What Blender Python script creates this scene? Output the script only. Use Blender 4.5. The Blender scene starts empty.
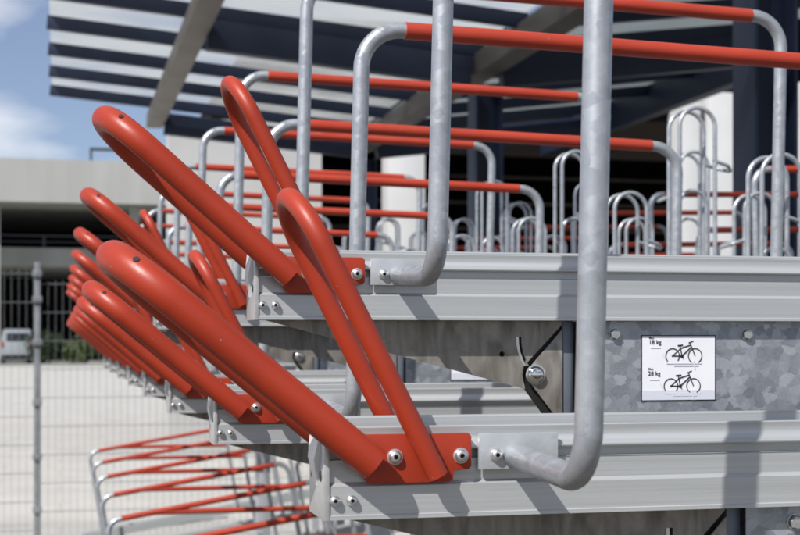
import bpy, bmesh, math, random
from mathutils import Vector, Matrix

random.seed(11)
R = math.radians
S = bpy.context.scene
COL = S.collection
H = 1.45                      # camera height above the paving
YAW = R(13.5)

# ------------------------------------------------------------------ materials
def newmat(name):
    m = bpy.data.materials.new(name); m.use_nodes = True
    return m, m.node_tree, m.node_tree.nodes['Principled BSDF']

def setp(b, **k):
    names = dict(base='Base Color', rough='Roughness', metal='Metallic', spec='Specular IOR Level',
                 coat='Coat Weight', coatr='Coat Roughness', trans='Transmission Weight', aniso='Anisotropic')
    for a, v in k.items():
        b.inputs[names[a]].default_value = v

def mat(name, c, rough=.5, metal=0., c2=None, scale=30., detail=4., bump=0., bscale=None, lo=.35, hi=.65,
        rvar=0., stretch=None, spec=.5, coat=0.):
    m, t, b = newmat(name)
    N, L = t.nodes, t.links
    setp(b, base=(*c, 1), rough=rough, metal=metal, spec=spec, coat=coat)
    tc = N.new('ShaderNodeTexCoord'); src = tc.outputs['Object']
    if stretch:
        mp = N.new('ShaderNodeMapping'); mp.inputs['Scale'].default_value = stretch
        L.new(src, mp.inputs['Vector']); src = mp.outputs['Vector']
    if c2 is not None:
        no = N.new('ShaderNodeTexNoise'); no.inputs['Scale'].default_value = scale; no.inputs['Detail'].default_value = detail
        L.new(src, no.inputs['Vector'])
        rp = N.new('ShaderNodeValToRGB')
        rp.color_ramp.elements[0].position = lo; rp.color_ramp.elements[0].color = (*c, 1)
        rp.color_ramp.elements[1].position = hi; rp.color_ramp.elements[1].color = (*c2, 1)
        L.new(no.outputs['Fac'], rp.inputs['Fac']); L.new(rp.outputs['Color'], b.inputs['Base Color'])
        if rvar:
            mr = N.new('ShaderNodeMapRange'); mr.inputs['To Min'].default_value = rough - rvar; mr.inputs['To Max'].default_value = rough + rvar
            L.new(no.outputs['Fac'], mr.inputs['Value']); L.new(mr.outputs['Result'], b.inputs['Roughness'])
    if bump:
        nb = N.new('ShaderNodeTexNoise'); nb.inputs['Scale'].default_value = bscale or scale * 3; nb.inputs['Detail'].default_value = 3
        L.new(src, nb.inputs['Vector'])
        bp = N.new('ShaderNodeBump'); bp.inputs['Strength'].default_value = bump; bp.inputs['Distance'].default_value = .002
        L.new(nb.outputs['Fac'], bp.inputs['Height']); L.new(bp.outputs['Normal'], b.inputs['Normal'])
    return m

M = {}
def red_mat(name, c, c2):
    m, t, b = newmat(name); N, L = t.nodes, t.links
    tc = N.new('ShaderNodeTexCoord')
    def noise(sc, det, st=None, rough=.5):
        n = N.new('ShaderNodeTexNoise'); n.inputs['Scale'].default_value = sc; n.inputs['Detail'].default_value = det; n.inputs['Roughness'].default_value = rough
        if st:
            mp = N.new('ShaderNodeMapping'); mp.inputs['Scale'].default_value = st; mp.inputs['Rotation'].default_value = (.1,.7,.2); L.new(tc.outputs['Object'], mp.inputs['Vector']); L.new(mp.outputs['Vector'], n.inputs['Vector'])
        else: L.new(tc.outputs['Object'], n.inputs['Vector'])
        return n
    def ramp(src, p0, p1, c0=(0,0,0), c1=(1,1,1)):
        r_ = N.new('ShaderNodeValToRGB'); e = r_.color_ramp.elements; e[0].position, e[1].position = p0, p1; e[0].color, e[1].color = (*c0,1), (*c1,1)
        L.new(src, r_.inputs['Fac']); return r_
    base = ramp(noise(11, 6).outputs['Fac'], .35, .65, c, c2)
    sc = ramp(noise(70, 8, (1,1,5), .68).outputs['Fac'], .66, .74)
    mx = N.new('ShaderNodeMixRGB'); L.new(base.outputs['Color'], mx.inputs['Color1']); mx.inputs['Color2'].default_value = (min(1,c[0]*1.35), c[1]*2.6, c[2]*3.2, 1)
    ml = N.new('ShaderNodeMath'); ml.operation = 'MULTIPLY'; ml.inputs[1].default_value = .45; L.new(sc.outputs['Color'], ml.inputs[0]); L.new(ml.outputs[0], mx.inputs['Fac'])
    ch = ramp(noise(160, 3, None, .4).outputs['Fac'], .765, .785)
    m2 = N.new('ShaderNodeMixRGB'); L.new(ch.outputs['Color'], m2.inputs['Fac']); L.new(mx.outputs['Color'], m2.inputs['Color1']); m2.inputs['Color2'].default_value = (.33,.25,.22,1)
    L.new(m2.outputs['Color'], b.inputs['Base Color'])
    mr = N.new('ShaderNodeMapRange'); mr.inputs['To Min'].default_value = .30; mr.inputs['To Max'].default_value = .56
    L.new(noise(24, 7).outputs['Fac'], mr.inputs['Value']); L.new(mr.outputs['Result'], b.inputs['Roughness'])
    bp = N.new('ShaderNodeBump'); bp.inputs['Strength'].default_value = .10; bp.inputs['Distance'].default_value = .0008
    L.new(noise(700, 2).outputs['Fac'], bp.inputs['Height']); L.new(bp.outputs['Normal'], b.inputs['Normal'])
    setp(b, spec=.45)
    return m
M['red'] = red_mat('red_powder_coat', (.345, .032, .010), (.30, .027, .008))
M['red_bar'] = red_mat('red_bar_coat', (.38, .040, .017), (.33, .032, .013))
M['alu'] = mat('anodised_aluminium', (.45, .46, .455), .38, .45, (.51, .52, .515), 14, 8, .06, 40, stretch=(.12, 18, 18), rvar=.09)
M['alu_dark'] = mat('slot_shadow_metal', (.16, .16, .165), .6, .4)
M['alu_cap'] = mat('cast_aluminium', (.50, .50, .49), .36, .5, (.56, .56, .55), 60, 4, .1, 220)
M['alu_lit'] = mat('sunlit_cast_aluminium', (.74, .74, .73), .35, .3, (.80, .80, .79), 60, 4)  # paler copy of the cap metal, sunlight put into its colour
M['galv_plate'] = mat('galvanised_bracket', (.44, .455, .47), .45, .45, (.52, .535, .55), 40, 4, .15, 200)
M['carriage_post'] = mat('dark_galvanised_edge', (.13, .15, .175), .5, .5, (.18, .20, .23), 30, 4)
M['chrome'] = mat('polished_pivot_steel', (.75, .74, .72), .10, 1.0, (.68, .67, .66), 80, 2)
M['bolt'] = mat('bright_screw_steel', (.72, .71, .69), .34, .9, (.62, .61, .6), 150, 2)
M['socket'] = mat('screw_socket', (.04, .04, .04), .6, .3)
M['zinc_hex'] = mat('zinc_hex_bolt', (.42, .43, .42), .42, .7, (.52, .53, .5), 120, 3)
M['navy'] = mat('navy_steel_paint', (.012, .018, .038), .5, 0, (.016, .023, .047), 3, 3, spec=.3)
M['taupe'] = mat('taupe_girder_paint', (.17, .15, .13), .6, 0, (.13, .117, .105), 2.5, 4)
M['concrete'] = mat('pale_concrete', (.36, .36, .35), .85, 0, (.29, .285, .27), .6, 8, .2, 8, .32, .7, stretch=(1, 1, .16))
M['wall_pale'] = mat('pale_render', (.46, .455, .44), .85, 0, (.39, .385, .37), .6, 5)
M['white_wall'] = mat('white_paint_wall', (.56, .56, .555), .7, 0, (.50, .50, .495), 1.2, 4)
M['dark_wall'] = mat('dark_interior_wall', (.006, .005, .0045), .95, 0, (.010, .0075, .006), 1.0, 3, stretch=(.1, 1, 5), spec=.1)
M['dark_metal'] = mat('dark_railing_metal', (.05, .055, .07), .5, .2)
M['fence'] = mat('fence_galvanised', (.17, .18, .19), .6, .3, (.24, .25, .26), 12, 3)
M['black'] = mat('black_plastic_and_shade', (.012, .012, .012), .5)  # van bumper plastic, also holes and the painted shade behind the pivot plates
M['print_white'] = mat('sticker_white', (.78, .78, .80), .4, 0, (.74, .74, .77), 30, 3)
M['print_grey'] = mat('sticker_pale_grey', (.60, .61, .67), .4)
M['print_black'] = mat('sticker_ink', (.012, .012, .014), .45)
M['van_white'] = mat('van_white_paint', (.34, .36, .39), .3, 0, coat=.5)
M['glass_dark'] = mat('dark_window_glass', (.02, .025, .03), .08)
M['tyre'] = mat('tyre_rubber', (.02, .02, .02), .8)
M['lamp_red'] = mat('tail_lamp_red', (.35, .02, .02), .2)
M['bark'] = mat('shrub_bark', (.09, .065, .045), .9)
M['grass'] = mat('lawn_green', (.05, .085, .02), .9, 0, (.09, .12, .035), .8, 6)

def leaf_mat(name, c, c2):
    m, t, b = newmat(name); N, L = t.nodes, t.links
    g = N.new('ShaderNodeNewGeometry'); rp = N.new('ShaderNodeValToRGB')
    rp.color_ramp.elements[0].color = (*c, 1); rp.color_ramp.elements[1].color = (*c2, 1)
    L.new(g.outputs['Random Per Island'], rp.inputs['Fac']); L.new(rp.outputs['Color'], b.inputs['Base Color'])
    setp(b, rough=.6)
    return m
M['leaf'] = leaf_mat('shrub_leaf', (.010, .022, .005), (.030, .050, .012))
M['leaf_b'] = leaf_mat('shrub_leaf_yellowish', (.035, .06, .012), (.08, .11, .025))

def paving_mat():
    m, t, b = newmat('pale_paving'); N, L = t.nodes, t.links
    tc = N.new('ShaderNodeTexCoord')
    br = N.new('ShaderNodeTexBrick'); br.inputs['Scale'].default_value = 1.0
    br.inputs['Color1'].default_value = (.52, .50, .465, 1); br.inputs['Color2'].default_value = (.50, .482, .445, 1)
    br.inputs['Mortar'].default_value = (.45, .43, .39, 1); br.inputs['Mortar Size'].default_value = .012
    br.inputs['Brick Width'].default_value = 1.2; br.inputs['Row Height'].default_value = .8
    no = N.new('ShaderNodeTexNoise'); no.inputs['Scale'].default_value = 1.7; no.inputs['Detail'].default_value = 8
    mx = N.new('ShaderNodeMixRGB'); mx.blend_type = 'MULTIPLY'; mx.inputs['Fac'].default_value = .35
    L.new(tc.outputs['Object'], br.inputs['Vector']); L.new(tc.outputs['Object'], no.inputs['Vector'])
    L.new(br.outputs['Color'], mx.inputs['Color1']); L.new(no.outputs['Fac'], mx.inputs['Color2'])
    L.new(mx.outputs['Color'], b.inputs['Base Color']); setp(b, rough=.85)
    return m
M['paving'] = paving_mat()
M['dark_ground'] = mat('dark_brown_ground', (.075, .065, .052), .9, 0, (.11, .095, .075), 3, 8, .4, 120)  # dark tone for the added ground that damps bounced light

def spangle_nodes(m, scale, contrast, c_lo, c_hi, flat_y=.2, speck=.5):
    """zinc crystals: sharp edged cells, each with its own grain direction and grey"""
    t = m.node_tree; N, L = t.nodes, t.links; b = N['Principled BSDF']
    tc = N.new('ShaderNodeTexCoord'); mp = N.new('ShaderNodeMapping'); mp.inputs['Scale'].default_value = (1, flat_y, 1.2)
    L.new(tc.outputs['Object'], mp.inputs['Vector'])
    nd = N.new('ShaderNodeTexNoise'); nd.inputs['Scale'].default_value = scale*2.2; nd.inputs['Detail'].default_value = 5; nd.inputs['Roughness'].default_value = .7
    L.new(mp.outputs['Vector'], nd.inputs['Vector'])
    wv = N.new('ShaderNodeMixRGB'); wv.blend_type = 'LINEAR_LIGHT'; wv.inputs['Fac'].default_value = .28/scale
    L.new(mp.outputs['Vector'], wv.inputs['Color1']); L.new(nd.outputs['Color'], wv.inputs['Color2'])
    vo = N.new('ShaderNodeTexVoronoi'); vo.inputs['Scale'].default_value = scale; L.new(wv.outputs['Color'], vo.inputs['Vector'])
    sp = N.new('ShaderNodeSeparateColor'); L.new(vo.outputs['Color'], sp.inputs['Color'])
    an = N.new('ShaderNodeMath'); an.operation = 'MULTIPLY'; an.inputs[1].default_value = 6.28; L.new(sp.outputs['Green'], an.inputs[0])
    vr = N.new('ShaderNodeVectorRotate'); vr.rotation_type = 'Y_AXIS'; L.new(tc.outputs['Object'], vr.inputs['Vector']); L.new(an.outputs[0], vr.inputs['Angle'])
    m2 = N.new('ShaderNodeMapping'); m2.inputs['Scale'].default_value = (1, 1, 7); L.new(vr.outputs[0], m2.inputs['Vector'])
    gr = N.new('ShaderNodeTexNoise'); gr.inputs['Scale'].default_value = scale*2.5; gr.inputs['Detail'].default_value = 6; L.new(m2.outputs['Vector'], gr.inputs['Vector'])
    fine = N.new('ShaderNodeTexNoise'); fine.inputs['Scale'].default_value = scale*.45; fine.inputs['Detail'].default_value = 10; fine.inputs['Roughness'].default_value = .72
    L.new(tc.outputs['Object'], fine.inputs['Vector'])
    def madd(x, k, y):
        n = N.new('ShaderNodeMath'); n.operation = 'MULTIPLY_ADD'; n.inputs[1].default_value = k; L.new(x, n.inputs[0])
        if isinstance(y, float): n.inputs[2].default_value = y
        else: L.new(y, n.inputs[2])
        return n.outputs[0]
    v = madd(sp.outputs['Red'], .54*contrast, .5-.27*contrast-.31*contrast-.5*speck)
    v = madd(gr.outputs['Fac'], .62*contrast, v); v = madd(fine.outputs['Fac'], speck, v)
    rp = N.new('ShaderNodeValToRGB'); cr = rp.color_ramp
    cr.elements[0].position = .12; cr.elements[0].color = (*c_lo, 1); cr.elements[1].position = .88; cr.elements[1].color = (*c_hi, 1)
    L.new(v, rp.inputs['Fac']); L.new(rp.outputs['Color'], b.inputs['Base Color'])
    mr = N.new('ShaderNodeMapRange'); mr.inputs['To Min'].default_value = .26; mr.inputs['To Max'].default_value = .56
    L.new(sp.outputs['Blue'], mr.inputs['Value']); L.new(mr.outputs['Result'], b.inputs['Roughness'])
    bp = N.new('ShaderNodeBump'); bp.inputs['Strength'].default_value = .10; bp.inputs['Distance'].default_value = .0006
    L.new(fine.outputs['Fac'], bp.inputs['Height']); L.new(bp.outputs['Normal'], b.inputs['Normal'])
    setp(b, metal=.55)
    return m
M['spangle'] = spangle_nodes(newmat('spangled_galvanised_sheet')[0], 76, .85, (.19,.205,.225), (.50,.52,.55), .2, .55)
M['galv_tube'] = spangle_nodes(newmat('galvanised_tube')[0], 95, .30, (.24,.255,.275), (.50,.52,.545), 1., .75)

def stainless_mat():
    m, t, b = newmat('stainless_arm_plate'); N, L = t.nodes, t.links
    tc = N.new('ShaderNodeTexCoord'); mp = N.new('ShaderNodeMapping'); mp.inputs['Scale'].default_value = (7, 7, 2.2)
    mp.inputs['Rotation'].default_value = (0, .5, 0)
    L.new(tc.outputs['Object'], mp.inputs['Vector'])
    no = N.new('ShaderNodeTexNoise'); no.inputs['Scale'].default_value = 9; no.inputs['Detail'].default_value = 7
    no.inputs['Distortion'].default_value = .8
    L.new(mp.outputs['Vector'], no.inputs['Vector'])
    rp = N.new('ShaderNodeValToRGB'); rp.color_ramp.elements[0].color = (.13, .115, .096, 1); rp.color_ramp.elements[1].color = (.31, .288, .255, 1)
    rp.color_ramp.elements[0].position = .3; rp.color_ramp.elements[1].position = .7
    L.new(no.outputs['Fac'], rp.inputs['Fac']); L.new(rp.outputs['Color'], b.inputs['Base Color'])
    n2 = N.new('ShaderNodeTexNoise'); n2.inputs['Scale'].default_value = 26; n2.inputs['Distortion'].default_value = 2.0; L.new(tc.outputs['Object'], n2.inputs['Vector'])
    mr = N.new('ShaderNodeMapRange'); mr.inputs['To Min'].default_value = .16; mr.inputs['To Max'].default_value = .42
    L.new(n2.outputs['Fac'], mr.inputs['Value']); L.new(mr.outputs['Result'], b.inputs['Roughness'])
    bp = N.new('ShaderNodeBump'); bp.inputs['Strength'].default_value = .45; bp.inputs['Distance'].default_value = .001
    L.new(n2.outputs['Fac'], bp.inputs['Height']); L.new(bp.outputs['Normal'], b.inputs['Normal'])
    setp(b, metal=.25)
    return m
M['steel'] = stainless_mat()

def roof_mat(name, col, clear):
    m = bpy.data.materials.new(name); m.use_nodes = True
    t = m.node_tree; N, L = t.nodes, t.links; N.remove(N['Principled BSDF']); out = N['Material Output']
    tr = N.new('ShaderNodeBsdfTransparent'); tr.inputs['Color'].default_value = (.86, .88, .9, 1)
    tl = N.new('ShaderNodeBsdfTranslucent'); tl.inputs['Color'].default_value = (*col, 1)
    gl = N.new('ShaderNodeBsdfGlossy'); gl.inputs['Roughness'].default_value = .15
    tc = N.new('ShaderNodeTexCoord'); no = N.new('ShaderNodeTexNoise'); no.inputs['Scale'].default_value = .9; no.inputs['Detail'].default_value = 5
    L.new(tc.outputs['Object'], no.inputs['Vector'])
    mr = N.new('ShaderNodeMapRange'); mr.inputs['From Min'].default_value = .35; mr.inputs['From Max'].default_value = .65
    mr.inputs['To Min'].default_value = max(.25, .83-clear); mr.inputs['To Max'].default_value = 1-clear*.7
    L.new(no.outputs['Fac'], mr.inputs['Value'])
    m1 = N.new('ShaderNodeMixShader'); L.new(mr.outputs['Result'], m1.inputs[0]); L.new(tr.outputs[0], m1.inputs[1]); L.new(tl.outputs[0], m1.inputs[2])
    m2 = N.new('ShaderNodeMixShader'); m2.inputs[0].default_value = .05; L.new(m1.outputs[0], m2.inputs[1]); L.new(gl.outputs[0], m2.inputs[2])
    L.new(m2.outputs[0], out.inputs['Surface'])
    return m
M['roof'] = roof_mat('translucent_roof_sheet', (.60,.60,.575), .58)
M['roof_dim'] = roof_mat('smoked_roof_sheet', (.30,.32,.32), .06)
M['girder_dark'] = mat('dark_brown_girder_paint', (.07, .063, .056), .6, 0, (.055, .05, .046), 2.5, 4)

# ------------------------------------------------------------------ geometry helpers
class MB:
    """collects polygons of one mesh"""
    def __init__(s): s.v, s.f, s.mi = [], [], []
    def add(s, vs, fs, mi=0):
        o = len(s.v); s.v += [tuple(p) for p in vs]
        for f in fs: s.f.append(tuple(i + o for i in f)); s.mi.append(mi)
    def box(s, x0, x1, y0, y1, z0, z1, mi=0):
        s.add([(x0,y0,z0),(x1,y0,z0),(x1,y1,z0),(x0,y1,z0),(x0,y0,z1),(x1,y0,z1),(x1,y1,z1),(x0,y1,z1)],
              [(0,3,2,1),(4,5,6,7),(0,1,5,4),(1,2,6,5),(2,3,7,6),(3,0,4,7)], mi)
    def bar(s, a, b, w, h, mi=0):
        """box beam from a to b, w horizontally across, h vertically (centred)"""
        a, b = Vector(a), Vector(b); d = (b - a).normalized()
        side = d.cross(Vector((0,0,1)))
        side = Vector((1,0,0)) if side.length < 1e-4 else side.normalized()
        up = side.cross(d).normalized(); vs = []
        for p in (a, b):
            for i, j in ((-1,-1),(1,-1),(1,1),(-1,1)): vs.append(p + side*(i*w/2) + up*(j*h/2))
        s.add(vs, [(0,1,2,3)[::-1],(4,5,6,7),(0,1,5,4),(1,2,6,5),(2,3,7,6),(3,0,4,7)], mi)
    def tube(s, pts, r, n=16, mi=0, caps=True):
        pts = [Vector(p) for p in pts]; m = len(pts)
        rs = r if isinstance(r, (list, tuple)) else [r]*m
        t0 = (pts[1]-pts[0]).normalized()
        ref = Vector((0,0,1)) if abs(t0.z) < .9 else Vector((1,0,0))
        nrm = (ref - t0*ref.dot(t0)).normalized(); prev = t0; vs = []
        for i, p in enumerate(pts):
            if i == 0: t = t0
            elif i == m-1: t = (pts[i]-pts[i-1]).normalized()
            else: t = ((pts[i+1]-p).normalized() + (p-pts[i-1]).normalized()).normalized()
            q = prev.rotation_difference(t); nrm = q @ nrm; nrm = (nrm - t*nrm.dot(t)).normalized(); prev = t
            b = t.cross(nrm)
            for k in range(n):
                a = 2*math.pi*k/n; vs.append(p + (nrm*math.cos(a) + b*math.sin(a))*rs[i])
        fs = [(i*n+k, i*n+(k+1)%n, (i+1)*n+(k+1)%n, (i+1)*n+k) for i in range(m-1) for k in range(n)]
        if caps: fs += [tuple(range(n))[::-1], tuple((m-1)*n+k for k in range(n))]
        s.add(vs, fs, mi)
    def lathe(s, prof, o, axis, n=20, mi=0):
        """prof: list of (radius, height along axis) ; closed by radius 0 at either end"""
        o, ax = Vector(o), Vector(axis).normalized()
        u = ax.orthogonal().normalized(); w = ax.cross(u); vs = []
        for rr, hh in prof:
            for k in range(n):
                a = 2*math.pi*k/n; vs.append(o + ax*hh + (u*math.cos(a)+w*math.sin(a))*max(rr, 1e-6))
        fs = [(i*n+k, i*n+(k+1)%n, (i+1)*n+(k+1)%n, (i+1)*n+k) for i in range(len(prof)-1) for k in range(n)]
        s.add(vs, fs, mi)
    def prism_x(s, poly, x0, x1, mi=0, caps=True):
        """poly: (y,z) outline extruded along x"""
        n = len(poly)
        vs = [(x0,y,z) for y,z in poly] + [(x1,y,z) for y,z in poly]
        fs = [(i, (i+1)%n, n+(i+1)%n, n+i) for i in range(n)]
        if caps: fs += [tuple(range(n))[::-1], tuple(range(n,2*n))]
        s.add(vs, fs, mi)
    def prism_y(s, poly, y0, y1, mi=0):
        """poly: (x,z) outline extruded along y"""
        n = len(poly)
        vs = [(x,y0,z) for x,z in poly] + [(x,y1,z) for x,z in poly]
        fs = [(i, (i+1)%n, n+(i+1)%n, n+i) for i in range(n)] + [tuple(range(n))[::-1], tuple(range(n,2*n))]
        s.add(vs, fs, mi)
    def build(s, name, mats, parent=None, bevel=0., smooth=35):
        me = bpy.data.meshes.new(name); me.from_pydata(s.v, [], s.f)
        for m in (mats if isinstance(mats, (list, tuple)) else [mats]): me.materials.append(m)
        for p, i in zip(me.polygons, s.mi): p.material_index = i
        bm = bmesh.new(); bm.from_mesh(me)
        bmesh.ops.recalc_face_normals(bm, faces=bm.faces)
        if bevel:
            ed = [e for e in bm.edges if len(e.link_faces) == 2 and e.calc_face_angle() > R(40)]
            bmesh.ops.bevel(bm, geom=ed, offset=bevel, segments=2, affect='EDGES', profile=.6, clamp_overlap=True)
        bm.to_mesh(me); bm.free()
        if smooth:
            for p in me.polygons: p.use_smooth = True
            me.set_sharp_from_angle(angle=R(smooth))
        me.update()
        return link(name, me, parent)

def link(name, data, parent=None):
    o = bpy.data.objects.new(name, data); COL.objects.link(o)
    if parent is not None: o.parent = parent
    return o

def tag(o, label=None, cat=None, group=None, kind=None):
    if label: o['label'] = label
    if cat: o['category'] = cat
    if group: o['group'] = group
    if kind: o['kind'] = kind
    return o

def thing(name, loc, label, cat, group=None, rot=(0,0,0)):
    o = link(name, None); o.location = loc; o.rotation_euler = rot; o.empty_display_size = .1
    return tag(o, label, cat, group)

def copy_tree(o, parent=None):
    c = o.copy(); COL.objects.link(c); c.parent = parent
    for ch in list(o.children): copy_tree(ch, c)
    return c

def fillet(pts, r, n=8):
    """polyline with rounded corners; r one radius or a list for inner points"""
    pts = [Vector(p) for p in pts]; out = [pts[0]]
    for i in range(1, len(pts)-1):
        p, a, b = pts[i], pts[i-1], pts[i+1]
        rr = r[i-1] if isinstance(r, (list, tuple)) else r
        u, w = (a-p).normalized(), (b-p).normalized()
        ang = u.angle(w); d = rr/math.tan(ang/2)
        c = p + (u+w).normalized()*(rr/math.sin(ang/2))
        s, e = p+u*d-c, p+w*d-c
        tot = s.angle(e); ax = s.cross(e).normalized()
        for k in range(n+1): out.append(c + Matrix.Rotation(tot*k/n, 3, ax) @ s)
    out.append(pts[-1]); return out

def plate(name, outer, holes, y0, th, m, parent, smooth=20):
    """flat sheet in the x-z plane with real holes, thickness th towards +y"""
    cu = bpy.data.curves.new(name, 'CURVE'); cu.dimensions = '2D'; cu.fill_mode = 'BOTH'; cu.extrude = th/2
    for loop in [outer] + holes:
        sp = cu.splines.new('POLY'); sp.points.add(len(loop)-1); sp.use_cyclic_u = True
        for q, (x, z) in zip(sp.points, loop): q.co = (x, z, 0, 1)
    tmp = bpy.data.objects.new('tmp', cu); COL.objects.link(tmp)
    dg = bpy.context.evaluated_depsgraph_get()
    me = bpy.data.meshes.new_from_object(tmp.evaluated_get(dg))
    bpy.data.objects.remove(tmp); bpy.data.curves.remove(cu)
    me.transform(Matrix(((1,0,0,0),(0,0,-1,y0+th/2),(0,1,0,0),(0,0,0,1))))
    me.materials.clear(); me.materials.append(m); me.name = name
    bm = bmesh.new(); bm.from_mesh(me); bmesh.ops.remove_doubles(bm, verts=bm.verts, dist=1e-6)
    bmesh.ops.recalc_face_normals(bm, faces=bm.faces); bm.to_mesh(me); bm.free()
    for p in me.polygons: p.use_smooth = True
    me.set_sharp_from_angle(angle=R(smooth))
    return link(name, me, parent)

def circ(x, z, r, n=14): return [(x+r*math.cos(2*math.pi*k/n), z+r*math.sin(2*math.pi*k/n)) for k in range(n)]

# ------------------------------------------------------------------ one upper bike tray (local x along the tray, y away from the camera, z up)
W = .062
def screw(parent, x, z, y, r, name='screw', washer=True):
    b = MB()
    o, ax = (x, y, z), (0,-1,0)
    prof = []
    if washer: prof += [(0,0),(r*1.18,0),(r*1.18,.0009),(r*1.0,.0011)]
    else: prof += [(0,0)]
    prof += [(r,.0012),(r*.99,.0020),(r*.9,.0034),(r*.72,.0045),(r*.52,.0050),(r*.36,.0050)]
    b.lathe(prof, o, ax, 22, 0)
    b.lathe([(r*.36,.0050),(r*.34,.0022),(0,.0022)], o, ax, 6, 1)
    return b.build(name, [M['bolt'], M['socket']], parent, smooth=40)

def hexbolt(parent, x, z, y):
    b = MB(); b.lathe([(0,0),(.0072,0),(.0072,.0012),(.0062,.0013)], (x,y,z), (0,-1,0), 20)
    b.lathe([(.0060,.0013),(.0060,.0046),(.0054,.0054),(0,.0056)], (x,y,z), (0,-1,0), 6)
    return b.build('hex_bolt', M['zinc_hex'], parent, smooth=25)

def rail_profile():
    f = [(-.0012,0),(-.0012,.0030),(0,.0036),(0,.0256),(.0028,.0287),(.0028,.0450),(.0020,.0458),(.0085,.0462),(.0085,.0532),
         (.0004,.0534),(-.0008,.0545),(-.0008,.0556),(.0034,.0606),(.0044,.0640),(.0038,.0690),(.0036,.0708),(.0046,.0715),(.0100,.0715),
         (.0108,.0705),(.0108,.0610),(.0150,.0500),(.0190,.0380),(.0250,.0300)]
    bk = [(W-y, z if z < .06 else .06+(z-.06)*1.5) for y, z in f][::-1]
    return f + bk

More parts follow.
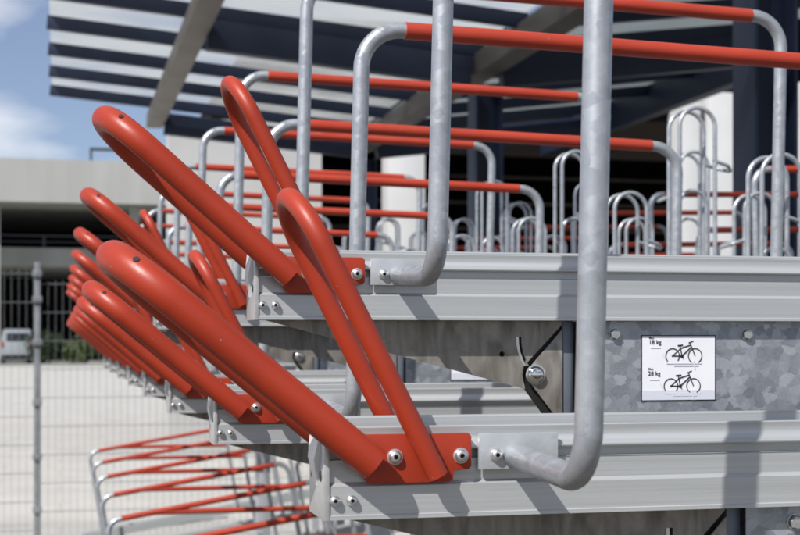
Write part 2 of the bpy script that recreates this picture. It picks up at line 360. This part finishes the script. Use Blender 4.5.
def make_tray():
    t = thing('bike_tray', (0,0,0), 'x', 'bike tray')
    # aluminium channel
    b = MB(); b.prism_x(rail_profile(), 0.0012, 1.78, caps=False)
    b.build('rail', M['alu'], t, smooth=25)
    # cast end cap: plate with a V shaped dished middle and small notches
    cap = MB()
    yo = [(-.0015,-.0005),(W+.0015,-.0005),(W+.0015,.070),(W-.009,.0718),(W*.5+.009,.046),(W*.5-.009,.046),(.009,.0718),(-.0015,.070)]
    n = len(yo)
    cap.add([(-.0035,y,z) for y,z in yo]+[(.0011,y,z) for y,z in yo],
            [(i,(i+1)%n,n+(i+1)%n,n+i) for i in range(n)]+[tuple(range(n))[::-1],tuple(range(n,2*n))])
    cap.build('end_cap', M['alu_cap'], t, bevel=.0008)
    lip = MB()       # V facet tilted to the sun, its lit look put into a paler metal
    rows = [(-.0040,(.007,.0715),(W-.007,.0715)),(-.0080,(.017,.046),(W-.017,.046)),(-.0042,(.025,.024),(W-.025,.024))]
    for i in range(2):
        x0,a0,b0 = rows[i]; x1,a1,b1 = rows[i+1]
        lip.add([(x0,*a0),(x0,*b0),(x1,*b1),(x1,*a1),(-.0034,*a0),(-.0034,*b0),(-.0034,*b1),(-.0034,*a1)],
                [(0,1,2,3),(4,7,6,5),(0,4,5,1),(3,2,6,7),(0,3,7,4),(1,5,6,2)])
    lip.build('lit_v_facet', M['alu_lit'], t)
    for y in (.012, W-.012):
        s = MB(); s.lathe([(0,0),(.0042,0),(.0042,.0006),(0,.0006)], (-.0035,y,.033), (-1,0,0), 14)
        s.build('cap_hole', M['black'], t)
    screw(t, .0052, .015, -.0001, .0043, 'end_screw', False); screw(t, .0185, .015, -.0001, .0043, 'end_screw', False)
    # red brackets on both flanks
    poly = [(.030,.0290),(.0315,.0280),(.0950,.0280),(.0985,.0300),(.0995,.0370),(.1110,.0375),(.1135,.0400),(.1135,.0635),(.1110,.0662),(.006,.0662),(.004,.0640),(.004,.0600)]
    for y0, y1 in ((-.0062,-.0014),(W+.0014,W+.0062)):
        b = MB(); b.prism_y(poly, y0, y1); b.build('red_bracket', M['red'], t, bevel=.0007)
    screw(t, .0515, .0485, -.0062, .0053, 'bracket_screw'); screw(t, .1046, .0485, -.0062, .0053, 'bracket_screw')
    # handles
    def u_handle(name, base, apex, yn, yf, r, hole=None, nose=1.0):
        base, apex = Vector((base[0],0,base[1])), Vector((apex[0],0,apex[1]))
        d = (apex-base).normalized(); rad = (yf-yn)/2; c = apex - d*rad; ym = (yn+yf)/2
        near = Vector((base.x,yn,base.z)); far = Vector((base.x,yf,base.z))
        pts = [near]
        nn = 22
        for k in range(1,6): pts.append(near.lerp(Vector((c.x,yn,c.z)), k/6))
        for k in range(nn+1):
            a = math.pi*k/nn
            pts.append(Vector((c.x,ym,c.z)) + d*(rad*math.sin(a)*nose) + Vector((0,-1,0))*(rad*math.cos(a)))
        for k in range(5,0,-1): pts.append(far.lerp(Vector((c.x,yf,c.z)), k/6))
        pts.append(far)
        b = MB(); b.tube(pts, r, 24)
        pn = Vector((-d.z,0,d.x)); rw = random.Random(5)       # weld beads along the tube on the bracket
        for sg in (-1, 1):
            ln = [Vector((base.x,-.0072,base.z)) + d*(.0015+.0022*k) + pn*sg*r*.42 for k in range(12)]
            b.tube(ln, [.0012+rw.uniform(0,.0009) for _ in ln], 8)
        h = b.build(name, M['red'], t, smooth=40)
        if hole is not None:
            a = R(90-hole); p = Vector((c.x,ym,c.z)) + d*(rad*math.sin(a)) + Vector((0,-1,0))*(rad*math.cos(a))
            nv = Vector((0,-1,0)).cross(d); nv = nv if nv.z > 0 else -nv
            out = d*math.sin(a) + Vector((0,-1,0))*math.cos(a); nv = (nv*.45 + out*.89).normalized()
            k = MB(); k.lathe([(0,0),(.0026,0),(.0026,.0012),(0,.0012)], p+nv*(r-.0006), nv, 16)
            k.build('drain_hole', M['black'], h)
        return h
    u_handle('pull_handle', (.0325,.0440), (-.158,.2065), -.0190, .0920, .0133, hole=52)
    u_handle('lever_handle', (.084,.0335), (-.0264,.2507), -.0146, .0780, .0083)
    # galvanised tall guard hoop with its two fixing plates
    pl = [(.1200,.0370),(.1857,.0370),(.1857,.0655),(.1200,.0655)]
    b = MB(); b.prism_y(pl, -.0052, -.0014); b.build('hoop_bracket', M['galv_plate'], t, bevel=.0006)
    b = MB(); b.prism_y([(x+.80,z) for x,z in pl], -.0052, -.0014); b.build('hoop_bracket', M['galv_plate'], t, bevel=.0006)
    screw(t, .134, .0485, -.0052, .0049, 'bracket_screw'); screw(t, .99, .0485, -.0052, .0049, 'bracket_screw')
    rt = .0100; zt = .525
    A = Vector((.1500,-.0050,.0475)); B = Vector((.1510,-.160,.0405)); C = Vector((.1630,-.160,zt)); D = Vector((.9510,-.160,zt-.0193))
    E = Vector((.9400,-.160,.0405)); F = Vector((.9470,-.0050,.0475))
    path = fillet([A,B,C,D,E,F], [.036,.050,.050,.036], 12)
    b = MB(); b.tube(path, rt, 20); hoop = b.build('guard_hoop', M['galv_tube'], t, smooth=40)
    e = (D-C).normalized(); b = MB()
    b.tube([C+e*.054, C+e*.0545, C+e*.30, C+e*.60, D-e*.0555, D-e*.055], [rt+.0001,rt+.0009,rt+.0009,rt+.0009,rt+.0009,rt+.0001], 20)
    b.build('red_sleeve', M['red_bar'], hoop, smooth=40)
    # stainless swing arm below the tray
    slot = []
    cx, cz, rr = .345, -.052, .055
    arc = [(.2935,-.0180),(.2938,-.026),(.2955,-.035),(.2990,-.044),(.3020,-.050)]
    slot = [(x-.0026, z) for x, z in arc] + [(x+.0040, z) for x, z in arc[::-1]]
    outer = [(.0107,-.0002),(.302,-.0760),(.3000,-.0680),(.2985,-.060),(.3000,-.0510),(.345,-.0045),(.345,-.0002)]
    plate('swing_arm', outer, [slot, circ(.275,-.0372,.0031)], .0235, .0030, M['steel'], t)
    b = MB(); b.prism_y([(.05,-.0002),(.30,-.066),(.345,-.0045),(.345,-.0002)], .0450, .0478); b.build('swing_arm', M['steel'], t)
    b = MB(); b.prism_y([(x-.0026, z) for x, z in arc]+[(x+.0004, z) for x, z in arc[::-1]], .0222, .0262); b.build('slot_edge_strip', M['bolt'], t)  # bright strip along the left edge of the slot
    b = MB(); b.prism_y([(.3445,-.0090),(.3030,-.0555),(.3015,-.0600),(.3030,-.0645),(.336,-.1065),(.3445,-.1175)], .0195, .0222)
    b.build('pivot_plate', M['steel'], t, bevel=.0006)
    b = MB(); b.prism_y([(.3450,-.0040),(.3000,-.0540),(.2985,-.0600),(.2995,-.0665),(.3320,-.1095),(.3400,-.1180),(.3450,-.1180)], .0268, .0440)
    b.build('shade_fill', M['black'], t)  # added black filler that paints the shaded gap and side edge of the plate
    b = MB(); b.lathe([(0,0),(.0115,0),(.0115,.0012),(.0098,.0013),(.0096,.0030),(.0082,.0052),(.0055,.0066),(.0022,.0072),(0,.0072)], (.3125,.0195,-.0600), (0,-1,0), 28)
    b.build('pivot_bolt', M['chrome'], t, smooth=60)
    # galvanised carriage
    b = MB(); b.box(.3455,.3580,.0215,W-.0215,-.135,-.0003); b.build('carriage_post', M['carriage_post'], t, bevel=.0008)
    b = MB(); b.box(.3585,1.76,.0120,.0145,-.135,-.0003); b.box(.3585,1.76,W-.0145,W-.012,-.135,-.0003); b.box(.3585,1.76,.0147,W-.0147,-.1349,-.132)
    b.build('carriage_panel', M['spangle'], t)
    hexbolt(t, .403, -.0148, .0120); hexbolt(t, .565, -.0150, .0120)
    # printed load sticker
    st = MB(); x0,x1,z0,z1 = .4350,.5260,-.0907,-.0160; y = .0112
    st.box(x0,x1,y,.0119,z0,z1,2); st.box(x0+.0012,x1-.0012,y-.0003,y-.00005,z0+.0012,z1-.0012,0)
    yb = y-.00055
    st.box(x0+.0013,x1-.0013,yb,y-.00032,z0+.0014,z0+.0125,1)
    def stroke(a, c, w, mi=2, yy=yb-.0003):
        a, c = Vector((a[0],0,a[1])), Vector((c[0],0,c[1])); d = (c-a).normalized(); p = Vector((-d.z,0,d.x))*w/2
        q = [a-p, c-p, c+p, a+p]
        st.add([(v.x,yy,v.z) for v in q]+[(v.x,yy+.00025,v.z) for v in q], [(0,1,2,3),(7,6,5,4),(0,4,5,1),(1,5,6,2),(2,6,7,3),(3,7,4,0)], mi)
    def ring(cx, cz, r, w, a0=0, a1=360):
        n = 26
        for k in range(n):
            a, c = R(a0+(a1-a0)*k/n), R(a0+(a1-a0)*(k+1)/n)
            stroke((cx+r*math.cos(a),cz+r*math.sin(a)), (cx+r*math.cos(c),cz+r*math.sin(c)), w)
    for bx, bz in ((.4685,-.0396),(.4665,-.0736)):
        s = 1.04
        P = lambda x, z: (bx+x*s, bz+z*s)
        ring(*P(.004,0), .0080*s, .0010, -40, 225 if bz > -.06 else 220); ring(*P(.0305,0), .0080*s, .0010, -62, 240)
        stroke((bx-.009,bz+.003),(bx-.002,bz-.0075), .0006, 1); stroke((bx-.003,bz-.0086),(bx+.040,bz-.0086), .0011, 1)
        stroke((bx+.006,bz-.011),(bx+.036,bz-.011), .0014, 1); stroke((bx+.030,bz-.0055),(bx+.0315,bz-.016), .0012, 1)
        ax, bb, seat, head, fr = P(.004,0), P(.0150,-.0002), P(.0128,.0105), P(.0255,.0120), P(.0305,0)
        for a, c, w in ((ax,bb,.0012),(ax,P(.0133,.0082),.0009),(bb,seat,.0012),(bb,P(.0258,.0095),.0013),(P(.0135,.0083),head,.0012),(head,fr,.0012),
                        (P(.0100,.0112),P(.0162,.0118),.0016),(head,P(.0248,.0148),.0011),(P(.0248,.0148),P(.0285,.0165),.0010),(P(.0245,.0148),P(.0228,.0142),.0010)):
            stroke(a, c, w)
        ring(*bb, .0010, .0022); ring(*ax, .0005, .0012)
        stroke(P(.0150,0),P(.0172,-.0038), .0008)
    tm = [M['print_white'], M['print_grey'], M['print_black']]
    def words(txt, x, z, size):
        cu = bpy.data.curves.new('txt','FONT'); cu.body = txt; cu.size = size; cu.offset = size*.012; cu.resolution_u = 3
        o = bpy.data.objects.new('tmp', cu); COL.objects.link(o)
        me = bpy.data.meshes.new_from_object(o.evaluated_get(bpy.context.evaluated_depsgraph_get()))
        st.add([(x+v.co.x, yb-.0002, z+v.co.y) for v in me.vertices], [tuple(p.vertices) for p in me.polygons], 2)
        bpy.data.objects.remove(o); bpy.data.meshes.remove(me)
    words('Max.', .4440, -.0204, .0036); words('18 kg', .4440, -.0262, .0068)
    words('Max.', .4430, -.0553, .0036); words('28 kg', .4430, -.0615, .0068)
    stroke((.446,-.0305),(.458,-.0305), .0007, 1); stroke((.445,-.0665),(.457,-.0665), .0007, 1)
    st.build('load_sticker', tm, t, smooth=0)
    # wheel holder at the inner end of the tray
    for y in (.001, .061):
        b = MB()
        p = fillet([(1.212,y,.066),(1.212,y,.522),(1.302,y,.522),(1.302,y,.066)], [.0445,.0445], 12); b.tube(p, .0052, 12)
        b.build('wheel_hoop', M['galv_tube'], t, smooth=40)
    b = MB(); b.tube(fillet([(1.225,.031,.046),(1.225,.031,.33),(1.295,.031,.33),(1.295,.031,.046)], [.0345,.0345], 10), .0048, 12)
    b.build('inner_hoop', M['galv_tube'], t, smooth=40)
    b = MB(); b.tube(fillet([(1.297,.001,.400),(1.335,.001,.388),(1.358,.031,.378),(1.335,.061,.388),(1.297,.061,.400)], [.012,.012,.012], 6), .0046, 12)
    b.build('tyre_stop', M['galv_tube'], t, smooth=40)
    b = MB(); b.tube(fillet([(1.08,.072,.083),(1.17,.072,.104),(1.27,.072,.080),(1.34,.072,.122),(1.345,.072,.20)], [.05,.05,.03], 8), .0060, 12)
    b.build('wheel_guide_bar', M['galv_tube'], t, smooth=40)
    return t

Y1, PITCH, X_END = 1.0747, .40, .2009
ZLOW, ZHIGH = -.1407+H, .0193+H
proto = make_tray()
NT = 16
ords = ['first','second','third','fourth','fifth','sixth','seventh','eighth','ninth','tenth','eleventh','twelfth']
special = {
    0: 'lower set bike tray at the very front, its thick red handles nearest the camera',
    1: 'raised front bike tray with the clearly readable 18 kg and 28 kg sticker',
}
for i in range(NT):
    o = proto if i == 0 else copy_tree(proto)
    high = i % 2 == 1
    o.location = (X_END, Y1+PITCH*i, ZHIGH if high else ZLOW)
    hd = [c for c in o.children if c.name.startswith('pull_handle')][0]     # the sprung handles do not all rest at quite the same angle
    pv = Matrix.Translation((.0325,0,.044)); hd.matrix_local = pv @ Matrix.Rotation(R([-1.1,.9,-.8,.3,-.2,-.6,.5,-.3,.2][i] if i < 9 else random.uniform(-.7,.5)), 4, 'Y') @ pv.inverted()
    n = ords[i//2]
    lab = special.get(i) or ('%s %s grey bike tray from the camera, red handles sticking out left' % (n, 'raised' if high else 'lower set'))
    tag(o, lab, 'bike tray', 'double deck bike trays in the front row')

# a second row, turned round, behind the first
skip = {'load_sticker','hex_bolt','end_screw','cap_hole','bracket_screw','pivot_bolt'}
def copy_some(o, parent=None):
    c = o.copy(); COL.objects.link(c); c.parent = parent
    for ch in list(o.children):
        if ch.name.split('.')[0] not in skip: copy_some(ch, c)
    return c
NB = 14
for i in range(NB):
    o = copy_some(proto); high = i % 2 == 1
    o.location = (3.05, 3.465+PITCH*i, ZHIGH if high else ZLOW); o.rotation_euler = (0,0,math.pi)
    tag(o, '%s %s tray from the camera in the opposite row, behind the tall wheel hoops' % (ords[i//2], 'raised' if high else 'lower set'), 'bike tray', 'bike trays in the opposite row')

# ------------------------------------------------------------------ floor level stands under the trays
def make_stand():
    t = thing('floor_stand', (0,0,0), 'x', 'bike stand')
    b = MB(); b.prism_x([(0,0),(.08,0),(.08,.05),(.072,.05),(.066,.012),(.014,.012),(.008,.05),(0,.05)], -.10, 1.6); b.build('rail', M['alu'], t)
    A=(.02,0,.03); B=(.02,-.12,.03); C=(.02,-.12,.53); D=(.82,-.12,.53); E=(.82,-.12,.03); F=(.82,0,.03)
    b = MB(); b.tube(fillet([A,B,C,D,E,F], [.035,.05,.05,.035], 8), .0100, 12); h = b.build('guard_hoop', M['galv_tube'], t, smooth=40)
    b = MB(); b.tube([(.075,-.12,.53),(.4,-.12,.53),(.765,-.12,.53)], .0109, 12); b.build('red_sleeve', M['red_bar'], h, smooth=40)
    b = MB(); b.tube([(.19,-.12,.53),(.35,-.12,.5033),(.6,-.12,.4615),(.812,-.12,.426)], .0100, 12); b.build('branch_bar', M['red_bar'], h, smooth=40)
    for y in (.010,.070):
        b = MB(); b.tube(fillet([(1.0,y,.05),(1.0,y,.42),(1.09,y,.42),(1.09,y,.05)], [.04,.04], 8), .0052, 10); b.build('wheel_hoop', M['galv_tube'], t, smooth=40)
    return t
fs = make_stand(); TILT = R(9.5)
for x in (.12, 1.30):            # the sloping tray rests on two upright legs
    l = MB(); zt = H-1.20 + x*math.tan(TILT); c_, s_ = math.cos(TILT), math.sin(TILT)
    def loc(X, Y, Z): return (X*c_ + Z*s_, Y, -X*s_ + Z*c_)
    vs = [loc(x+dx, dy, dz) for dz in (-(H-1.20), x*math.tan(TILT)-.002) for dx in (-.02,.02) for dy in (.02,.06)]
    l.add(vs, [(0,1,3,2),(4,6,7,5),(0,4,5,1),(2,3,7,6),(0,2,6,4),(1,5,7,3)]); l.build('leg', M['galv_plate'], fs)
for i in range(6):
    o = fs if i == 0 else copy_tree(fs)
    o.location = (.232, 4.58+.80*i, H-1.20+.006); o.rotation_euler = (0, -TILT, 0)
    tag(o, '%s sloping bike stand from the camera on the paving, forked red bar on its hoop' % ords[i], 'bike stand', 'floor level bike stands')

# steel frame that carries the trays
fr = thing('rack_frame', (1.05,0,0), 'galvanised steel frame of posts carrying the grey bike trays', 'rack frame')
for Y in (1.9, 4.7, 7.5):
    b = MB(); b.box(-.035,.035,Y-.04,Y+.04,.008,H-.302); b.build('post', M['galv_plate'], fr, bevel=.003)
    b = MB(); b.box(-.11,.11,Y-.10,Y+.10,0,.0075); b.build('foot_plate', M['galv_plate'], fr)
b = MB(); b.box(-.05,.05,.95,7.75,H-.300,H-.278); b.build('beam', M['galv_plate'], fr)

# ------------------------------------------------------------------ wire mesh fence
FY = 10.25
fe = thing('mesh_fence', (0,FY,0), 'grey welded wire mesh fence with a slim post in front of the car park', 'fence')
xs = [-4.15,-1.65-1.0+2.5-.005-2.5, -.155, 2.345]
xs = [-5.155,-2.655,-.155,2.345]
for x in xs:
    b = MB(); b.box(x-.02,x+.02,-.03,.03,0,1.98); b.build('post', M['fence'], fe, bevel=.003)
    for z in (.25,.62,1.0,1.42,1.72,1.90):
        b = MB(); b.box(x-.032,x+.032,-.047,-.0305,z-.022,z+.022); b.build('clamp', M['fence'], fe, bevel=.003)
for j in range(3):
    x0, x1 = xs[j]+.024, xs[j+1]-.024; dz = -.07 if j % 2 == 0 else .0
    b = MB(); n = 49
    for k in range(n+1):
        x = x0+(x1-x0)*k/n; b.tube([(x,0,.05),(x,0,1.93+dz)], .0015, 5)
    for k in range(10):
        z = .10+dz*1.0+.20*k
        b.tube([(x0,-.0056,z),(x1,-.0056,z)], .0023, 5); b.tube([(x0,.0056,z),(x1,.0056,z)], .0023, 5)
    b.build('mesh_panel', M['fence'], fe)

# ------------------------------------------------------------------ butterfly canopy
ca = thing('canopy', (3.2,10.5,0), 'navy steel canopy with thin purlins, pale roof sheets and taupe girders', 'canopy')
cx, cy = 3.2, 10.5
def cbar(name, a, b_, w, h, m, bev=.004):
    q = MB(); q.bar((a[0]-cx,a[1]-cy,a[2]+H), (b_[0]-cx,b_[1]-cy,b_[2]+H), w, h); return q.build(name, m, ca, bevel=bev)
def zl(X): return 2.50-.085*(X+.1)      # left wing, purlin axis
def zr(X): return zl(3.2)+.125*(X-3.2)  # right wing
for Y in (6.03, 10.5, 14.95):
    q = MB(); x0,y0 = -.11, Y-cy   # H section column
    q.box(-.11,-.092,y0-.11,y0+.11,.012,H+1.93); q.box(.092,.11,y0-.11,y0+.11,.012,H+1.93); q.box(-.0915,.0915,y0-.008,y0+.008,.012,H+1.93)
    q.build('column', M['navy'], ca, bevel=.002)
    q = MB(); q.box(-.2,.2,y0-.2,y0+.2,0,.0115); q.build('foot_plate', M['navy'], ca)
    cbar('rafter', (1.06,Y,zl(1.06)-.165), (3.08,Y,zl(3.08)-.175), .12, .22, M['navy'])
    cbar('rafter', (3.32,Y,zr(3.32)-.175), (6.0,Y,zr(6.0)-.175), .12, .24, M['navy'])
cbar('girder', (.97,3.0,zl(.97)-.12), (.97,15.2,zl(.97)-.12), .17, .13, M['taupe'])
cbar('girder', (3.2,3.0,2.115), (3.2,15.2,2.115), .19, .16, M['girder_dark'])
cbar('edge_girder', (5.98,3.0,zr(5.98)-.10), (5.98,17.0,zr(5.98)-.10), .14, .32, M['navy'])
k = 0; Y = 3.15
while Y < 14.9:
    cbar('purlin', (-.1,Y,zl(-.1)), (3.18,Y,zl(3.18)), .07, .105, M['navy'])
    cbar('purlin', (3.22,Y,zr(3.22)), (6.05,Y,zr(6.05)), .07, .105, M['navy'])
    Y += 1.05
def sheet(xa, za, xb, zb, m):
    q = MB(); vs = []
    for (X,Z) in ((xa,za),(xb,zb)):
        for Yv in (3.1,14.8):
            for dz in (0,.008): vs.append((X-cx, Yv-cy, Z+H+dz))
    q.add(vs, [(0,2,6,4),(1,5,7,3),(0,4,5,1),(2,3,7,6),(0,1,3,2),(4,6,7,5)])
    return q.build('roof_sheet', m, ca, smooth=0)
sheet(-.08, zl(-.08)+.058, 3.18, zl(3.18)+.058, M['roof']); sheet(3.22, zr(3.22)+.058, 6.05, zr(6.05)+.058, M['roof_dim'])

# ------------------------------------------------------------------ dark open hall with white piers behind the canopy
BY = 17.0
ha = thing('open_hall', (6.0,BY,0), 'dark open hall with white piers and a pale end wall beyond the bike racks', 'building')
def hbox(name, x0,x1,y0,y1,z0,z1, m, bev=0):
    q = MB(); q.box(x0-6,x1-6,y0-BY,y1-BY,z0,z1); return q.build(name, m, ha, bevel=bev)
hbox('end_wall', 1.25,3.1,BY,BY+.3,0,H+2.62, M['wall_pale'])
hbox('pier', 3.95,4.40,BY,BY+.45,0,H+2.75, M['white_wall'], .01)
hbox('pier', 7.85,8.10,BY,BY+.45,0,H+3.2, M['white_wall'], .01)
hbox('pier', 8.22,8.72,BY-.06,BY+.45,0,H+3.2, M['white_wall'], .01)
hbox('pier', 9.55,10.6,BY-.2,BY+.45,0,H+3.4, M['white_wall'], .01)
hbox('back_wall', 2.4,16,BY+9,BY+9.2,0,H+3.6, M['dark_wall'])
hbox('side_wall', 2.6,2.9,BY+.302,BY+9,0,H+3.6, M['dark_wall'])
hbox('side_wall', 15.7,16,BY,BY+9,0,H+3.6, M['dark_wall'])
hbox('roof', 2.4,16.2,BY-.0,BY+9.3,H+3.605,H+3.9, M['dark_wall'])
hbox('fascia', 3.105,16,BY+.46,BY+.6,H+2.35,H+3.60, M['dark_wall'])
for k in range(9):
    hbox('cladding_rail', 2.95,15.6,BY+8.9,BY+8.99,.5+.5*k,.56+.5*k, M['taupe'])

# ------------------------------------------------------------------ car park far behind the fence
PY = 84.0
pk = thing('car_park', (0,PY,0), 'long pale concrete car park deck over a dark open storey', 'building')
def pbox(name, x0,x1,y0,y1,z0,z1, m, bev=0):
    q = MB(); q.box(x0,x1,y0,y1,z0,z1); return q.build(name, m, pk, bevel=bev)
zz = lambda y: (338-y)/1416*82+H
pbox('roof_slab', -40,32,0,24,zz(203),zz(160), M['concrete'])
pbox('parapet', -40,32,4.2,4.6,zz(263),zz(244), M['concrete'])
pbox('floor_slab', -40,32,4.65,24,zz(263),zz(258), M['concrete'])
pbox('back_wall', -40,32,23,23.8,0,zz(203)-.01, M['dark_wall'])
q = MB()
for x in range(-40,33,3): q.box(x,x+.12,4.35,4.45,zz(244)+.003,zz(232))
q.box(-40,32,4.34,4.46,zz(232)+.005,zz(230.5)); q.box(-40,32,4.36,4.44,zz(238),zz(237))
q.build('railing', M['dark_metal'], pk)
for x in range(-36,32,8): pbox('column', x,x+.6,1.5,2.1,0,zz(203)-.01, M['concrete'])
q = MB(); q.box(1.7,6,1.2,1.45,zz(147.5),zz(144.5)); q.box(1.7,1.85,1.2,1.45,zz(160)+.004,zz(147.5)-.004); q.box(5.8,6,1.2,1.45,zz(160)+.004,zz(147.5)-.004)
q.build('roof_gantry', M['dark_metal'], pk)

# small white van parked in front of the car park
va = thing('parked_van', (-2.35,80.5,0), 'small pale grey van parked by the car park behind the mesh fence', 'van', rot=(0,0,R(4)))
q = MB(); prof = [(-.80,.35),(.80,.35),(.82,.9),(.78,1.3),(.66,1.92),(-.66,1.92),(-.78,1.3),(-.82,.9)]
q.prism_y([(x,z) for x,z in prof], -2.0, 1.1); q.prism_y([(-.80,.35),(.80,.35),(.80,1.05),(-.80,1.05)], 1.102, 2.1); q.build('body', M['van_white'], va, bevel=.07)
q = MB(); q.box(-.58,.58,-2.012,-1.99,1.28,1.72); q.build('rear_window', M['glass_dark'], va, bevel=.004)
for sx in (-1,1):
    q = MB(); q.box(sx*.77-.06,sx*.77+.06,-2.03,-1.95,.95,1.25); q.build('tail_lamp', M['lamp_red'], va, bevel=.01)
    for y in (-1.3,1.4):
        q = MB(); q.lathe([(0,0),(.22,0),(.31,.02),(.32,.1),(.31,.18),(.22,.2),(0,.2)], (sx*.78-(.0 if sx>0 else 0),y,.32), (-sx,0,0), 20); q.build('wheel', M['tyre'], va)
q = MB(); q.box(-.84,.84,-2.1,-1.98,.35,.55); q.build('bumper', M['black'], va, bevel=.02)

# shrubs on the lawn
def shrub(name, loc, w, h, n, m, label):
    t = thing(name, loc, label, 'shrub', 'shrubs by the car park')
    q = MB(); rnd = random.Random(int(loc[0]*100)); cl = [(rnd.uniform(-.6,.6)*w/2, rnd.uniform(-.5,.5)*w/2, rnd.uniform(.35,.8)*h, rnd.uniform(.22,.42)*w) for _ in range(9)]
    for k in range(n):
        a = rnd.choice(cl); v = Vector((rnd.gauss(0,1),rnd.gauss(0,1),rnd.gauss(0,1))).normalized()*a[3]*rnd.uniform(.5,1.05)
        p = Vector((a[0],a[1],a[2]))+v; p.z = max(.05,p.z)
        u = Vector((rnd.gauss(0,1),rnd.gauss(0,1),rnd.gauss(0,1))).normalized(); s = rnd.uniform(.06,.13); x = u.orthogonal().normalized(); y = u.cross(x)
        q.add([p-x*s, p+y*s*.5, p+x*s, p-y*s*.5], [(0,1,2,3)])
    q.build('foliage', m, t, smooth=0)
    q = MB()
    for k in range(5):
        a = cl[k]; q.tube([(0,0,0),(a[0]*.5,a[1]*.5,a[2]*.5),(a[0],a[1],a[2])], [.05,.035,.015], 6)
    q.build('stems', M['bark'], t)
shrub('shrub', (-.9,78.5,0), 2.0, 1.75, 1500, M['leaf'], 'dark green shrub right of the pale grey van behind the fence')
shrub('shrub', (1.25,78.0,0), 2.0, 1.6, 1400, M['leaf_b'], 'yellowish green shrub behind the fence, nearest the red handle tips')
shrub('shrub', (-4.9,78.8,0), 1.8, 1.2, 1100, M['leaf'], 'low dark shrub left of the pale grey van behind the fence')

# ------------------------------------------------------------------ ground
q = MB(); q.add([(-400,-60,0),(400,-60,0),(400,700,0),(-400,700,0)], [(0,1,2,3)])
tag(q.build('paving', M['paving'], smooth=0), kind='structure')
q = MB(); q.add([(-14,-25,.004),(14,-25,.004),(14,9.3,.004),(-14,9.3,.004)], [(0,1,2,3)])
tag(q.build('bounce_damping_ground', M['dark_ground'], smooth=0), kind='structure')  # unseen dark ground, added to cut light bounced up onto the racks
q = MB(); q.box(-60,30,74.5,83.5,.004,.05); tag(q.build('lawn', M['grass'], smooth=0), kind='structure')
q = MB(); q.box(-60,30,74.2,74.495,.004,.13); tag(q.build('kerb', M['concrete'], smooth=0), kind='structure')

# ------------------------------------------------------------------ sky and sun
L_ = Vector((1.19,1.0,-1.6)).normalized(); to_sun = -L_
elev = math.asin(to_sun.z); rot = math.atan2(to_sun.x, to_sun.y)
w = bpy.data.worlds.new('World'); S.world = w; w.use_nodes = True
N, L = w.node_tree.nodes, w.node_tree.links; bg = N['Background']
sky = N.new('ShaderNodeTexSky'); sky.sky_type = 'NISHITA'; sky.sun_disc = False
sky.sun_elevation = elev; sky.sun_rotation = rot; sky.air_density = 1.0; sky.altitude = 400; sky.dust_density = .05; sky.ozone_density = 3.0
tc = N.new('ShaderNodeTexCoord'); mp = N.new('ShaderNodeMapping'); mp.inputs['Scale'].default_value = (1,1,2.6); mp.inputs['Location'].default_value = (2.1,.3,.30)
no = N.new('ShaderNodeTexNoise'); no.inputs['Scale'].default_value = 3.2; no.inputs['Detail'].default_value = 5; no.inputs['Roughness'].default_value = .5
rp = N.new('ShaderNodeValToRGB'); rp.color_ramp.elements[0].position = .50; rp.color_ramp.elements[1].position = .68
rp.color_ramp.elements[0].color = (.10,.10,.10,1); rp.color_ramp.elements[1].color = (1,1,1,1)
mx = N.new('ShaderNodeMixRGB'); mx.inputs['Color2'].default_value = (14,14.1,14.3,1)
L.new(tc.outputs['Generated'], mp.inputs['Vector']); L.new(mp.outputs['Vector'], no.inputs['Vector']); L.new(no.outputs['Fac'], rp.inputs['Fac'])
L.new(rp.outputs['Color'], mx.inputs['Fac']); tn = N.new('ShaderNodeMixRGB'); tn.blend_type = 'MULTIPLY'; tn.inputs['Fac'].default_value = 1; tn.inputs['Color2'].default_value = (1.07,1.05,1.18,1)
L.new(sky.outputs['Color'], tn.inputs['Color1']); L.new(tn.outputs['Color'], mx.inputs['Color1']); L.new(mx.outputs['Color'], bg.inputs['Color'])
bg.inputs['Strength'].default_value = .064
sl = bpy.data.lights.new('sun','SUN'); sl.energy = 5.0; sl.angle = R(.53); sl.color = (1,.975,.945)
so = link('sun', sl); so.rotation_euler = L_.to_track_quat('-Z','Y').to_euler(); so.location = (-6,-5,12)

# ------------------------------------------------------------------ camera
cd = bpy.data.cameras.new('camera'); cam = link('camera', cd); S.camera = cam
cam.location = (0,0,H); cam.rotation_euler = (R(90),0,-YAW)
cd.sensor_width = 36; cd.sensor_fit = 'HORIZONTAL'; cd.lens = 36*1416/800; cd.shift_y = 70.5/800
cd.clip_start = .05; cd.clip_end = 2000
cd.dof.use_dof = True; cd.dof.focus_distance = 1.36; cd.dof.aperture_fstop = 13.5; cd.dof.aperture_blades = 9

S.view_settings.view_transform = 'Standard'; S.view_settings.look = 'None'; S.view_settings.gamma = 1; S.view_settings.exposure = .27
S.view_settings.use_curve_mapping = False
S.cycles.max_bounces = 8; S.cycles.use_denoising = True
